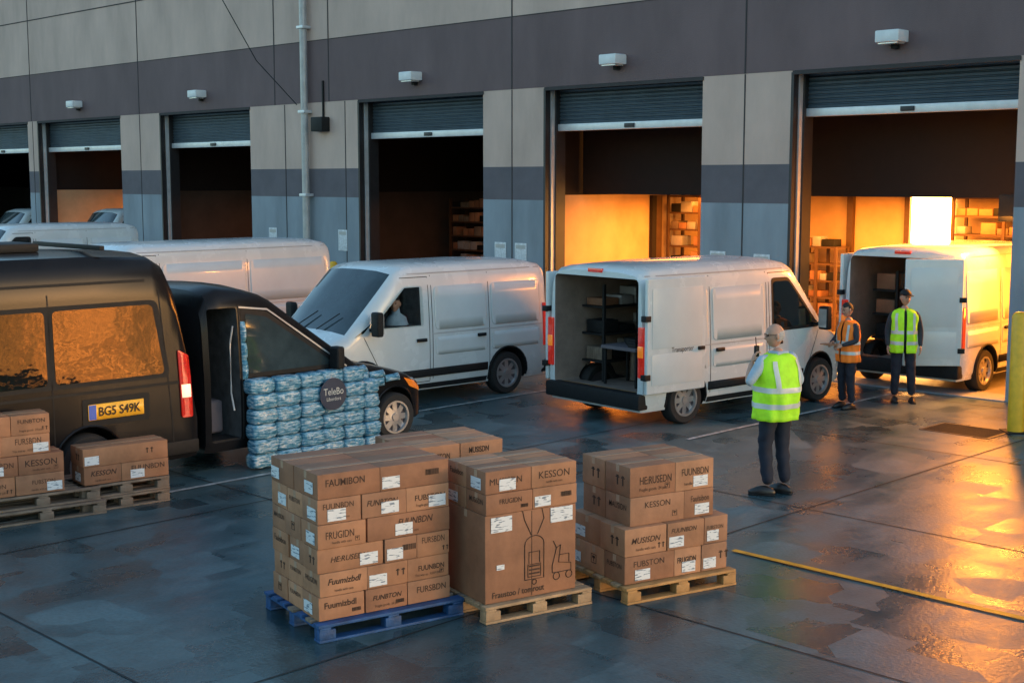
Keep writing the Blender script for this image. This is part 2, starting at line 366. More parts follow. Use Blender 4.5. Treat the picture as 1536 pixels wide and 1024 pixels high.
# ------------------------------------------------------------------ VANS
def interp(t,x):
    for (a,b),(c,d) in zip(t,t[1:]):
        if x<=c: return b+(d-b)*(x-a)/(c-a) if c>a else d
    return t[-1][1]
class Van: pass
def wheel(V,x,y,r,side):
    g=group('wheel',x,y,r,0,V.g)
    bm=bmesh.new(); prof=[(r*.66,-.1),(r*.70,-.112),(r*.92,-.112),(r*.985,-.085),(r,0),(r*.985,.085),(r*.92,.112),(r*.7,.112),(r*.66,.1)]
    n=36; rings=[[bm.verts.new((p[0]*math.cos(2*math.pi*k/n),p[1],p[0]*math.sin(2*math.pi*k/n))) for p in prof] for k in range(n)]
    for k in range(n):
        for i in range(len(prof)-1): bm.faces.new((rings[k][i],rings[k][i+1],rings[(k+1)%n][i+1],rings[(k+1)%n][i]))
    me=bpy.data.meshes.new('tyre'); bm.to_mesh(me); bm.free(); addobj('tyre',me,m_tyre,g,40)
    s=side
    tube('brake_disc',[(0,s*.0,0),(0,s*.05,0)],r*.66,m_stripe,g,24)
    bm=bmesh.new()
    prof=[(r*.68,.10),(r*.68,.112),(r*.60,.112),(r*.57,.07)]
    rings=[[bm.verts.new((p[0]*math.cos(2*math.pi*k/n),s*p[1],p[0]*math.sin(2*math.pi*k/n))) for p in prof] for k in range(n)]
    for k in range(n):
        for i in range(len(prof)-1): bm.faces.new((rings[k][i],rings[k][i+1],rings[(k+1)%n][i+1],rings[(k+1)%n][i]))
    for k in range(8):
        a=k*math.pi/4
        d=Vector((math.cos(a),0,math.sin(a)));t=Vector((-math.sin(a),0,math.cos(a)))
        q=[d*r*.12+t*.04,d*r*.6+t*.036,d*r*.6-t*.036,d*r*.12-t*.04]
        vs=[bm.verts.new((p.x,s*(.085 if i in(0,3) else .075),p.z)) for i,p in enumerate(q)]; bm.faces.new(vs)
    me=bpy.data.meshes.new('rim'); bm.to_mesh(me); bm.free(); addobj('rim',me,m_rim,g,40)
    tube('hub',[(0,s*.05,0),(0,s*.1,0)],[r*.2,r*.16],m_rim,g,16)
def decal(V,nm,poly,axis,off,mat,cuts=2,thick=0,r=0,rn=4):
    if r: poly=roundpoly(poly,r,rn)
    bm=bmesh.new(); vs=[bm.verts.new((p[0],p[1],0)) for p in poly]; bm.faces.new(vs)
    bmesh.ops.triangulate(bm,faces=bm.faces[:])
    if cuts: bmesh.ops.subdivide_edges(bm,edges=bm.edges[:],cuts=cuts,use_grid_fill=True)
    s=1 if axis[0]=='+' else -1
    for v in bm.verts:
        a,b=v.co.x,v.co.y
        if axis[1]=='y':
            h=V.bvh.ray_cast(Vector((a,s*4,b)),Vector((0,-s,0)))
            y=h[0].y if h[0] else s*V.W*.48
            v.co=Vector((a,y+s*off,b))
        else:
            h=V.bvh.ray_cast(Vector((s*20 if s>0 else -5,a,b)),Vector((-s,0,0)))
            x=h[0].x if h[0] else (V.L if s>0 else 0)
            v.co=Vector((x+s*off,a,b))
    me=bpy.data.meshes.new(nm); bm.to_mesh(me); bm.free()
    o=addobj(nm,me,mat,V.g,40)
    if thick:
        md=o.modifiers.new('s','SOLIDIFY'); md.thickness=thick; md.offset=0
    return o
def strip2(V,nm,p0,p1,w,axis,off=.004,mat=None,n=8):
    p0=Vector(p0);p1=Vector(p1); d=(p1-p0).normalized(); q=Vector((-d.y,d.x))*w/2
    a=[];b=[]
    for k in range(n+1):
        p=p0.lerp(p1,k/n); a.append(tuple(p+q)); b.append(tuple(p-q))
    s=1 if axis[0]=='+' else -1
    def pr(a_,b_):
        if axis[1]=='y':
            h=V.bvh.ray_cast(Vector((a_,s*4,b_)),Vector((0,-s,0))); y=h[0].y if h[0] else s*V.W*.48
            return (a_,y+s*off,b_)
        h=V.bvh.ray_cast(Vector((20 if s>0 else -5,a_,b_)),Vector((-s,0,0))); x=h[0].x if h[0] else (V.L if s>0 else 0)
        return (x+s*off,a_,b_)
    v=[pr(*t) for t in a]+[pr(*t) for t in b]; f=[(k,k+1,n+2+k,n+1+k) for k in range(n)]
    pyd(nm,v,f,mat or m_seam,V.g)
def van(name,ox,oy,rz,L=4.7,W=1.95,H=2.25,paint=m_white,panel=m_panel,prof=None,cuts=(),wheels=None,wr=.34,z0=.24,rearopen=False,wsr=None):
    V=Van(); V.L=L;V.W=W;V.H=H; V.g=group(name,ox,oy,0,rz)
    if prof is None:
        prof=[(0,.955*H),(.06,.975*H),(.25,.99*H),(1.0,H),(L-1.75,H),(L-1.58,.985*H),(L-1.45,.955*H),(L-.62,1.17),(L-.3,1.03),(L-.12,.90),(L-.03,.72),(L,.52)]
        wsr=(L-1.46,L-.61)
    xs=sorted(set([p[0] for p in prof]+[wsr[0]+(wsr[1]-wsr[0])*t for t in (.02,.33,.66,.99)]+[prof[-1][0]-1.2,2.0]))
    nf=[(0,.972),(.07,1),(L-1.3,1),(L-.7,.955),(L-.3,.89),(L-.1,.80),(L,.68)]
    def fw(z): return interp([(0,.95),(.45,.995),(.7,1),(1.1,.995),(1.3,.98),(H,.925),(9,.92)],z)
    fr=[0,.06,.18,.33,.5,.66,.8,.89,.935,.97,.99,1.0,1.0]; ym=[.965,1,1,1,1,1,1,.99,.965,.925,.865,.5,0]
    bm=bmesh.new(); rings=[]
    for x in xs:
        zt=interp(prof,x); hw=W/2*interp(nf,x); ring=[]
        crown=.025
        right=[]
        for j,(f_,y_) in enumerate(zip(fr,ym)):
            z=z0+(zt-z0)*f_; y=hw*fw(z)*y_
            if j==11: z+=crown*.7
            if j==12: z+=crown
            right.append((x,-y,z))
        ring=right+[(a,-b,c) for a,b,c in right[-2::-1]]
        rings.append([bm.verts.new(p) for p in ring])
    n=len(rings[0])
    for i in range(len(rings)-1):
        xm=(xs[i]+xs[i+1])/2
        for k in range(n):
            f=bm.faces.new((rings[i][k],rings[i+1][k],rings[i+1][(k+1)%n],rings[i][(k+1)%n]))
            if wsr[0]<xm<wsr[1] and 10<=k<=13: f.material_index=1
    bm.faces.new(rings[0]); bm.faces.new(rings[-1][::-1])
    bmesh.ops.recalc_face_normals(bm,faces=bm.faces[:])
    V.bvh=BVHTree.FromBMesh(bm)
    me=bpy.data.meshes.new('body'); bm.to_mesh(me); bm.free()
    body=addobj('body',me,[paint,m_shield,m_trim])
    wheels=wheels or (.85,L-.82); V.wx=wheels; cutters=[]
    for x in wheels:
        for s in (-1,1):
            c=tube('c',[(x,s*W*.27,wr+.02),(x,s*W*.7,wr+.02)],wr+.06,m_trim,None,32); cutters.append(c)
    for c in cuts: cutters.append(c())
    for c in cutters:
        md=body.modifiers.new('b','BOOLEAN'); md.operation='DIFFERENCE'; md.solver='EXACT'; md.object=c
        try: md.material_mode='TRANSFER'
        except: pass
    dg=bpy.context.evaluated_depsgraph_get(); me2=bpy.data.meshes.new_from_object(body.evaluated_get(dg))
    body.modifiers.clear(); body.data=me2
    for c in cutters: bpy.data.objects.remove(c)
    me2.shade_smooth(); me2.set_sharp_from_angle(angle=rad(32))
    body.parent=V.g
    for x in wheels:
        for s in (-1,1):
            wheel(V,x,s*(W/2-.125),wr,s)
            pts=[]
            for k in range(17):
                a=math.pi*k/16*1.12-.19; px=x+(wr+.07)*math.cos(a); pz=wr+.02+(wr+.07)*math.sin(a)
                if pz<z0+.02: continue
                h=V.bvh.ray_cast(Vector((px,s*4,pz)),Vector((0,-s,0)))
                pts.append((px,(h[0].y if h[0] else s*W/2)+s*.004,pz))
            if len(pts)>3: tube('arch_lip',pts,.016,m_trim if paint!=m_dark else m_dark,V.g,6)
    for s,ax in ((-1,'-y'),(1,'+y')):
        a,b=wheels
        if b-a-2*wr-.2>.3:
            decal(V,'rub_strip',[(a+wr+.1,.44),(b-wr-.1,.44),(b-wr-.1,.56),(a+wr+.1,.56)],ax,.014,m_trim,2,.012)
            decal(V,'sill',[(a+wr+.1,z0+.02),(b-wr-.1,z0+.02),(b-wr-.1,.34),(a+wr+.1,.34)],ax,.01,m_trim,2)
    return V
def cargo_details(V,side,paintpanel=m_panel,cabwin=True,glass=m_glass):
    L,H=V.L,V.H; ax='-y' if side<0 else '+y'
    if cabwin:
        decal(V,'door_glass_surround',[(L-2.0,1.17),(L-2.0,.885*H),(L-1.6,.885*H),(L-.83,1.17)],ax,.004,m_trim,3,0,.07) if glass is m_glass else None
        decal(V,'door_glass',[(L-1.95,1.215),(L-1.95,.86*H),(L-1.6,.86*H),(L-.93,1.215)],ax,.009,glass,3,0,.06)
        decal(V,'quarter_glass',[(L-.86,1.18),(L-1.0,1.32),(L-.70,1.12)],ax,.008,m_glass,1)
    for p0,p1 in (((L-2.06,.38),(L-2.06,.92*H)),((L-1.12,.62),(L-.86,1.12)),((L-2.06,.92*H),(L-1.55,.92*H)),((L-1.12,.36),(L-1.12,.62)),((L-2.06,.37),(L-1.12,.37))):
        strip2(V,'door_seam',p0,p1,.011,ax,.003)
    decal(V,'door_handle',[(L-1.98,.98),(L-1.80,.98),(L-1.80,1.03),(L-1.98,1.03)],ax,.03,m_trim,0,.03,.01)
    x1=L-2.14; x0=.12; xm=(x0+x1)*.5
    for a,b in ((x0+.03,xm-.05),(xm+.05,x1-.03)):
        decal(V,'side_panel_upper',[(a,1.14),(b,1.14),(b,.85*H),(a,.85*H)],ax,.005,paintpanel,3,.008,.09)
        decal(V,'side_panel_lower',[(max(a,.12),.76),(b,.76),(b,1.03),(max(a,.12),1.03)],ax,.004,paintpanel,3,.007,.06)
    for X in (xm,x1+.02): strip2(V,'panel_seam',(X,.4),(X,.93*H),.011,ax,.003)
    strip2(V,'waist_rail',(.1,1.085),(L-2.1,1.085),.014,ax,.004,m_pipe)
    strip2(V,'roof_gutter',(.1,.945*H),(L-1.7,.945*H),.016,ax,.006,m_pipe)
    decal(V,'slide_handle',[(xm+.1,.98),(xm+.26,.98),(xm+.26,1.03),(xm+.1,1.03)],ax,.03,m_trim,0,.03,.01)
    s=side; y=s*V.W/2
    box('mirror_arm',L-1.02,L-.94,min(y-.02*s,y+.12*s),max(y-.02*s,y+.12*s),1.2,1.25,m_trim,V.g,.01)
    box('mirror_shell',L-1.02,L-.90,min(y+.07*s,y+.25*s),max(y+.07*s,y+.25*s),1.14,1.5,m_trim,V.g,.04,3)
    box('mirror_face',L-1.03,L-1.021,min(y+.09*s,y+.23*s),max(y+.09*s,y+.23*s),1.18,1.46,m_head,V.g)
def front_details(V,base=m_trim):
    L=V.L
    decal(V,'front_bumper',[(-.62,.3),(.62,.3),(.68,.5),(-.68,.5)],'+x',.03,base,3,.03,.04)
    decal(V,'grille',[(-.42,.56),(.42,.56),(.5,.78),(-.5,.78)],'+x',.012,m_trim,3,0,.04)
    for s in (-1,1):
        p=[(s*.52,.66),(s*.72,.72),(s*.80,.98),(s*.62,.93)]
        decal(V,'headlamp',p,'+x',.012,m_head,3,0,.03)
    decal(V,'front_plate',[(-.26,.4),(.26,.4),(.26,.5),(-.26,.5)],'+x',.05,m_paper,0)
    for s in (-.45,.12):
        tube('wiper',[(L-.58,s,1.20),(L-.80,s+.30,1.44)],.009,m_trim,V.g,6)
def rear_details(V,opened=False,lamps=True):
    W,H=V.W,V.H
    box('rear_bumper',-.09,.10,-W/2+.02,W/2-.02,.28,.5,m_trim,V.g,.03)
    for s in (-1,1):
        if not lamps: continue
        y0,y1=sorted((s*(W/2-.115),s*(W/2+.006)))
        box('tail_lamp',-.025,.085,y0,y1,.72,1.42,m_tail,V.g,.02,3)
        box('tail_lamp_amber_part',-.031,.080,y0+.012,y1-.004,1.0,1.16,m_tailo,V.g,.01)
    box('brake_lamp_high',-.02,.02,-.14,.14,H*.955,H*.98,m_tail,V.g,.008)
    if not opened:
        strip2(V,'rear_door_seam',(0,.5),(0,.93*H),.016,'-x',.004)
        for s in (-1,1):
            decal(V,'rear_panel',[(s*.1,1.2),(s*.76,1.2),(s*.72,.86*H),(s*.1,.86*H)],'-x',.01,m_panel,2,.014,.06)
            decal(V,'rear_panel',[(s*.1,.6),(s*.78,.6),(s*.78,1.1),(s*.1,1.1)],'-x',.01,m_panel,2,.014,.06)
def rear_leaf(V,hy,ang,side,w=.80,z0=.5,z1=None,paint=m_white):
    z1=z1 or V.H-.14
    g=group('rear_door_leaf',-.02,hy,0,ang,V.g)
    box('leaf',.0,w,-.03,.03,z0,z1,paint,g,.025,3)
    for sgn in (-1,1):
        box('leaf_pressing',.09,w-.08,sgn*.031 if sgn>0 else -.037,.037 if sgn>0 else -.031,1.12,z1-.14,m_panel,g,.002)
        box('leaf_pressing_low',.09,w-.08,sgn*.031 if sgn>0 else -.037,.037 if sgn>0 else -.031,.62,1.04,m_panel,g,.002)
    for z in (.7,1.5): box('hinge',-.05,.06,-.045,.045,z,z+.08,m_trim,g,.008)
    box('latch',w-.16,w-.04,-.06,.06,1.05,1.1,m_trim,g,.008)
    return g
def cavity(V_L,W,H,x1):
    def f():
        return box('c',-.3,x1,-W/2+.13,W/2-.13,.47,H-.16,m_cargo,None,.08,3)
    return f
def cargo_fit(V,x1,seed):
    random.seed(seed)
    for z in (.75,1.15,1.55):
        box('cargo_shelf',.5,x1-.1,.35,.8,z,z+.03,m_trim,V.g)
        x=.55
        while x<x1-.4:
            w=random.uniform(.15,.35); box('cargo_item',x,x+w,.42,.76,z+.032,z+random.uniform(.12,.3),random.choice([m_trim,m_card[1],m_woodg,m_pipe]),V.g,.01); x+=w+.05
    for x in (.5,1.2,x1-.1): box('cargo_post',x,x+.04,.34,.38,.48,1.9,m_trim,V.g)
    box('cargo_crate',.9,1.6,-.5,.2,.48,.95,m_woodg,V.g,.01); box('cargo_crate',.7,1.2,-.75,-.3,.95,1.2,m_trim,V.g,.02)
    box('load_sill',-.01,.12,-.8,.8,.478,.492,m_liney,V.g)
    box('cargo_bench',.35,.9,-.45,.25,1.0,1.05,m_stripe,V.g,.01)
    for k in range(5): box('cargo_tool',.4+k*.1,.46+k*.1,-.4+.1*k,-.25+.12*k,1.052,1.1+.02*(k%3),m_trim,V.g,.01)
    for x in (.4,.85):
        for y in (-.42,.2): box('bench_leg',x,x+.03,y,y+.03,.48,1.0,m_trim,V.g)
    box('bulkhead_door',x1-.03,x1-.01,-.4,.4,.5,1.9,m_stripe,V.g,.01)
V=van('delivery_van',1.17,18.65,40,4.7,1.95,2.22,cuts=(cavity(4.7,1.95,2.22,2.6),),rearopen=True)
cargo_details(V,-1); cargo_details(V,1); front_details(V); rear_details(V,True); cargo_fit(V,2.6,3)
rear_leaf(V,-1.01,-1.2,-1,1.15); rear_leaf(V,1.01,1.5,1,.9)
text('Transporter',.09,m_seam,V.g,(.66,-1.062,1.085),(rad(90),0,0))
V=van('delivery_van',6.30,21.50,45.2,4.7,2.15,2.32,cuts=(cavity(4.7,2.15,2.32,2.6),),rearopen=True)
cargo_details(V,-1); cargo_details(V,1); front_details(V); rear_details(V,True); cargo_fit(V,2.6,5)
rear_leaf(V,-1.06,132,-1,.9); rear_leaf(V,1.10,1.5,1,.8)
def wincut():
    L=4.5;H=2.12
    p=[(L-1.9,1.23),(L-1.9,.85*H),(L-1.62,.85*H),(L-1.0,1.23)]
    v=[(a,y,b) for y in (.12,1.3) for a,b in p]; n=4
    f=[(3,2,1,0),(4,5,6,7)]+[(i,(i+1)%4,4+(i+1)%4,4+i) for i in range(4)]
    o=pyd('c',v,f,m_cab)
    bm=bmesh.new(); bm.from_mesh(o.data); bmesh.ops.recalc_face_normals(bm,faces=bm.faces[:]); bm.to_mesh(o.data); bm.free()
    return o
V=van('delivery_van',-.08,22.42,222,4.5,1.95,2.12,cuts=(wincut,))
cargo_details(V,-1); cargo_details(V,1,glass=m_cglass); front_details(V); rear_details(V); VD=V
V=van('delivery_van',-4.24,27.0,225,5.9,1.95,2.25); cargo_details(V,1); front_details(V); rear_details(V,lamps=False)
V=van('delivery_van',-10.3,35.2,225,4.9,1.95,2.3); cargo_details(V,1); front_details(V); rear_details(V)
for X,Y,h in ((-38.0,23.9,2.5),(-44.2,23.9,2.4)):
    V=van('delivery_van',*FW(X,Y),225.2,4.9,1.95,h); cargo_details(V,1); front_details(V); rear_details(V)
V=van('passenger_van',-4.29,15.79,225,5.6,1.95,2.6,paint=m_dark,prof=[(0,.80),(.04,1.0),(.10,1.5),(.22,2.2),(.33,2.46),(.5,2.57),(1.2,2.6),(3.9,2.6),(4.1,2.52),(5.0,1.2),(5.4,1.05),(5.55,.8),(5.6,.55)],wsr=(4.09,5.01),wheels=(1.35,4.75))
L=5.6
decal(V,'window_band',[(.34,1.2),(.46,2.08),(3.6,2.08),(4.3,1.6),(4.55,1.2)],'+y',.004,m_trim,3,0,.1)
for a,b in ((.41,1.72),(1.76,2.9),(2.94,3.6)):
    decal(V,'side_window',[(a+ (.03 if a>.5 else .0),1.25),(a+(.12 if a<.5 else .03),2.03),(b-.02,2.03),(b-.02,1.25)],'+y',.010,m_sunsetglass,3,0,.06)
for X in (1.74,2.92,.32): strip2(V,'door_seam',(X,.4),(X+(.12 if X<.5 else 0),2.2),.014,'+y',.004)
strip2(V,'waist_line',(.15,1.13),(4.6,1.13),.03,'+y',.008,m_trim)
strip2(V,'roof_rail',(.6,2.3),(3.8,2.3),.03,'+y',.012,m_trim)
decal(V,'tail_lamp',[(.08,.72),(.10,1.42),(.24,1.5),(.22,.72)],'+y',.014,m_tail,2,.02,.03)
decal(V,'tail_lamp_clear',[(.10,.95),(.105,1.1),(.22,1.1),(.215,.95)],'+y',.027,m_head,1)
decal(V,'plate_panel',[(.62,.76),(1.42,.76),(1.42,1.06),(.62,1.06)],'+y',.008,m_trim,2,0,.03)
decal(V,'number_plate',[(.70,.83),(1.36,.83),(1.36,1.0),(.70,1.0)],'+y',.018,m_plate,1,.008,.01)
decal(V,'plate_band',[(1.27,.835),(1.355,.835),(1.355,.995),(1.27,.995)],'+y',.0245,m_blue,0)
text('BG5 S49K',.17,m_ink,V.g,(1.0,1.005,.912),(rad(90),0,rad(180)),.5,.02)
box('side_bumper',.0,.6,.90,.985,.3,.46,m_trim,V.g,.03)
for x in (1.0,2.2,3.4): box('roof_bar',x,x+.06,-.8,.8,2.64,2.69,m_trim,V.g,.01)
box('roof_vent',1.5,2.1,-.3,.3,2.62,2.72,m_trim,V.g,.03)
def slidecut(): return box('c',.07,.47,-1.4,.5,.36,1.92,m_cab,None,.04,2)
WP=[(0,1.95),(.08,2.1),(.25,2.16),(.55,2.14),(.85,2.06),(1.0,1.98),(2.25,1.10),(2.7,.99),(3.12,.88),(3.36,.76),(3.46,.6),(3.5,.42)]
V=van('wrapped_van',-4.18,15.84,45,3.5,1.85,2.16,paint=m_dark,prof=WP,wsr=(.99,2.26),wheels=(.98,2.86),wr=.32,cuts=(slidecut,))
decal(V,'window_frame',[(.52,1.08),(.52,1.90),(.88,1.85),(2.02,1.08)],'-y',.006,m_trim,3,0,.05)
decal(V,'door_glass',[(.58,1.13),(.58,1.84),(.88,1.78),(1.86,1.13)],'-y',.012,m_shield,3,0,.04)
strip2(V,'window_trim',(.50,1.92),(.90,1.87),.02,'-y',.014,m_pipe); strip2(V,'window_trim',(.90,1.87),(2.04,1.08),.02,'-y',.014,m_pipe)
strip2(V,'door_seam',(.50,.36),(.50,1.95),.02,'-y',.006)
box('mirror_arm',1.76,1.82,-1.02,-.88,1.14,1.18,m_trim,V.g,.01); box('mirror_shell',1.74,1.86,-1.14,-.96,1.08,1.36,m_trim,V.g,.04,3)
box('seat_base',.1,.44,-.60,-.1,.4,.8,m_stripe,V.g,.06,3); box('seat_back',.08,.2,-.60,-.1,.8,1.5,m_stripe,V.g,.05,3); box('head_rest',.1,.18,-.48,-.22,1.52,1.70,m_stripe,V.g,.03,3)
tube('grab_rail',[(.42,-.86,.7),(.42,-.80,.9),(.42,-.80,1.5),(.42,-.86,1.7)],.011,m_alu,V.g,6)
box('step',.08,.46,-.90,-.6,.362,.38,m_trim,V.g)
def pack(V,x0,x1,z0,z1):
    n=6; v=[];f=[]
    j=random.uniform(-.008,.008)
    for i in range(n+1):
        for k in range(n+1):
            a=x0+(x1-x0)*i/n; b=z0+(z1-z0)*k/n
            h=V.bvh.ray_cast(Vector((a,-4,b)),Vector((0,1,0))); 
            y=h[0].y if h[0] else None
            if y is None: return
            s=max(0,math.sin(math.pi*i/n)*math.sin(math.pi*k/n))
            v.append((a,y-.006-.05*s**.35-j*s,b))
    for i in range(n):
        for k in range(n):
            q=i*(n+1)+k; f.append((q,q+n+1,q+n+2,q+1))
    pyd('wrapped_pack',v,f,m_wrap,V.g,60)
random.seed(5)
for a,b,c,d in ((2.42,2.68,.76,.87),(2.42,2.70,.875,.96),(2.7,2.98,.80,.89),(3.0,3.26,.72,.84),(2.1,2.41,.98,1.05),(2.1,2.41,.86,.975),(.505,.575,1.07,1.3),(.505,.575,1.3,1.5),(.505,.57,1.5,1.75)):
    pack(V,a,b,c,d)
decal(V,'headlamp_side',[(3.04,.82),(3.38,.72),(3.40,.60),(3.14,.70)],'-y',.016,m_tailo,2)
decal(V,'headlamp',[(-.5,.62),(-.78,.66),(-.80,.80),(-.55,.74)],'+x',.014,m_head,2)
decal(V,'headlamp',[(.5,.62),(.78,.66),(.80,.80),(.55,.74)],'+x',.014,m_head,2)
decal(V,'grille',[(-.42,.5),(.42,.5),(.42,.64),(-.42,.64)],'+x',.014,m_trim,2)
gw=group('stack_of_shrink_wrapped_packs',-4.18,15.84,0,45)
def softpack(x0,x1,y0,y1,z0,z1):
    bm=bmesh.new(); bmesh.ops.create_cube(bm,size=2); bmesh.ops.subdivide_edges(bm,edges=bm.edges[:],cuts=5,use_grid_fill=True)
    cx,cy,cz=(x0+x1)/2,(y0+y1)/2,(z0+z1)/2; hx,hy,hz=(x1-x0)/2,(y1-y0)/2,(z1-z0)/2
    ph=random.uniform(0,6)
    for v in bm.verts:
        X,Y,Z=v.co; 
        q=1-.06*(X**4*Y**4+Y**4*Z**4+X**4*Z**4)
        w=.010*math.sin(X*5+ph+Z*3)+.006*math.sin(Z*9+ph)
        v.co=(cx+X*hx*q,cy+Y*hy*q-(w if Y<-.9 else 0)-(.012*(1-X*X)*(1-Z*Z) if Y<-.9 else 0),cz+Z*hz*q)
    me=bpy.data.meshes.new('pack'); bm.to_mesh(me); bm.free(); ob=addobj('pack',me,m_wrap,gw,180)
cols=[.50,.84,1.19,1.53,1.86,2.18,2.42]
for i in range(6):
    for k in range(6):
        a,b=cols[k],cols[k+1]; z0=.012+i*.178
        if k==5 and i>4: continue
        jx=random.uniform(-.010,.010); jy=random.uniform(-.02,.02)
        softpack(a+jx+.003,b+jx-.003,-1.14+jy,-.94+jy,z0,z0+.176)
bm=bmesh.new(); bmesh.ops.create_circle(bm,cap_ends=True,segments=32,radius=.2)
for v in bm.verts: v.co=(1.62+v.co.x,-1.198,.80+v.co.y)
me=bpy.data.meshes.new('logo_disc'); bm.to_mesh(me); bm.free(); ob=addobj('logo_disc',me,M('logo_navy',(.01,.03,.07),.4),gw); md=ob.modifiers.new('s','SOLIDIFY'); md.thickness=.006
text('TeleBo',.12,m_refl,gw,(1.62,-1.206,.83),(rad(90),0,0),.3); text('Libordora',.055,m_refl,gw,(1.62,-1.206,.74),(rad(90),0,0))
# ------------------------------------------------------------------ PALLETS & BOXES
def pallet(ox,oy,rz,lx,ly,mat,z=0,name='wooden_pallet',mats=None):
    g=group(name,ox,oy,z,rz); R=random
    for i in range(3):
        y=i*(ly-.1)/2
        box('bottom_board',0,lx,y,y+.1,.002,.022,mat,g,.003)
        for k in range(3):
            x=k*(lx-.14)/2; box('block',x+.003,x+.137,y+.004,y+.096,.023,.095,mat,g,.004)
    for k in range(3):
        x=k*(lx-.1)/2; box('cross_board',x+.004,x+.096,0,ly,.096,.114,mat,g,.003)
    n=7; 
    for i in range(n):
        y=i*(ly-.1)/(n-1)+R.uniform(-.004,.004); box('deck_board',-.005+R.uniform(-.006,.006),lx+R.uniform(-.006,.006),y,y+.1,.115,.138,R.choice(mats) if mats else mat,g,.003)
    return g
words=['FUUNBDN','FUBSTON','FAUMIBON','MUSISDN','FLUSION','FUNBTON','MAUSIDN','FURSBDN','FRUGIDN','Faulsibon','KESSON','HE:RUSEDN','Fuumizbdl']
def marks(g,kind,cx,y,cz,s,left=False):
    # small printed handling icons; (cx) along face, y face plane
    def bx(a0,a1,b0,b1):
        if left: box('handling_icon',y-.0015,y,-a1,-a0,b0,b1,m_ink,g)
        else: box('handling_icon',a0,a1,y-.0015,y,b0,b1,m_ink,g)
    if kind==0:
        for t in (0,1):
            x=cx+t*s*.9
            bx(x-.1*s,x+.1*s,cz-.5*s,cz+.2*s); bx(x-.3*s,x+.3*s,cz+.2*s,cz+.32*s); bx(x-.17*s,x+.17*s,cz+.321*s,cz+.46*s)
    elif kind==1:
        x=cx-s
        R2=random.Random(int(abs(cx*1e4)))
        while x<cx+s:
            w=R2.uniform(.03,.10)*s; bx(x,x+w,cz-.4*s,cz+.4*s); x+=w+R2.uniform(.04,.1)*s
    else:
        bx(cx-.5*s,cx+.5*s,cz-.5*s,cz-.44*s); bx(cx-.5*s,cx+.5*s,cz+.44*s,cz+.5*s); bx(cx-.5*s,cx-.44*s,cz-.439*s,cz+.439*s); bx(cx+.44*s,cx+.5*s,cz-.439*s,cz+.439*s)
        bx(cx-.04*s,cx+.04*s,cz-.3*s,cz+.05*s); bx(cx-.25*s,cx+.25*s,cz+.051*s,cz+.3*s)
def carton(g,x0,x1,y0,y1,z0,z1,front,left,top,R):
    e=.002; m=R.choice(m_card); j=lambda: R.uniform(-.008,.008)
    dx,dy=j(),j()
    x0+=e+dx;x1+=-e+dx;y0+=e+dy;y1+=-e+dy
    ob=box('carton',x0,x1,y0,y1,z0+.001,z1-.001,m,g,.007,2)
    w=x1-x0;d=y1-y0;h=z1-z0;zc=(z0+z1)/2
    if top:
        ym=(y0+y1)/2; box('tape',x0-.001,x1+.001,ym-.025,ym+.025,z1-.0005,z1+.0012,m_tape,g)
        box('flap_seam',x0+.004,x1-.004,ym-.0015,ym+.0015,z1+.0013,z1+.0018,m_ink,g)
    if left: 
        ym=(y0+y1)/2; box('tape_end',x0-.0015,x0+.001,ym-.022,ym+.022,z1-.06,z1-.004,m_tape,g)
    if h>.5: return
    if front:
        q=R.random()
        if q<.70:
            text(R.choice(words),h*R.uniform(.26,.42),m_ink,g,((x0+x1)/2+R.uniform(-.08,.08)*w,y0-.0025,zc+h*R.uniform(.0,.2)),(rad(90),0,0),w*.7,R.choice((0,.008,.02)),R.choice((0,0,.25)),R.choice((.8,1,1.15)))
            if R.random()<.5: text(R.choice(('This way up   KEEP DRY','Fragile goods  24 pcs','handle with care')),h*.13,m_ink,g,((x0+x1)/2,y0-.0025,zc-h*.28),(rad(90),0,0),w*.7)
        else: marks(g,R.choice((0,1,2)),x1-w*.25,y0-.001,zc+h*.05,h*.3)
        if q<.25: marks(g,R.choice((0,1,2)),x1-w*.18,y0-.001,zc-h*.22,h*.2)
        if q>.45:
            lw=min(.15,w*.5); lx0=R.uniform(x0+.01,x1-lw-.01) if q<.7 else x0+.015; lz=z0+h*.1
            box('label',lx0,lx0+lw,y0-.0045,y0-.003,lz,lz+min(.09,h*.5),m_label,g)
    if left:
        q=R.random()
        if q<.30:
            text(R.choice(words),h*.34,m_ink,g,(x0-.0025,(y0+y1)/2,zc+h*.1),(rad(90),0,rad(-90)),d*.7,.008)
        elif q<.72:
            lw=min(.15,d*.6); ly0=R.uniform(y0+.01,y1-lw-.01); lz=z0+h*.15
            box('label',x0-.0045,x0-.003,ly0,ly0+lw,lz,lz+min(.09,h*.5),m_label,g)
        else: marks(g,R.choice((0,2)),-(y0+y1)/2,x0-.001,zc,h*.34,True)
def stack(ox,oy,rz,z,layers,seed,name='stacked_cardboard_boxes'):
    g=group(name,ox,oy,0,rz); R=random.Random(seed)
    for li,(h,xc,yc) in enumerate(layers):
        for i in range(len(xc)-1):
            for k in range(len(yc)-1):
                carton(g,xc[i],xc[i+1],yc[k],yc[k+1],z,z+h,k==0,i==0,(li==len(layers)-1) or (li<len(layers)-1 and layers[li+1][1][-1]<xc[-1]-.05),R)
        z+=h
    return g
def off(ox,oy,rz,dx,dy):
    c,s=math.cos(rad(rz)),math.sin(rad(rz)); return (ox+c*dx-s*dy, oy+s*dx+c*dy)
random.seed(11)
pallet(-1.42,9.50,33,1.24,1.02,m_woodb,mats=[m_woodb,m_woodb,m_woodg])
o=off(-1.42,9.50,33,.04,.08)
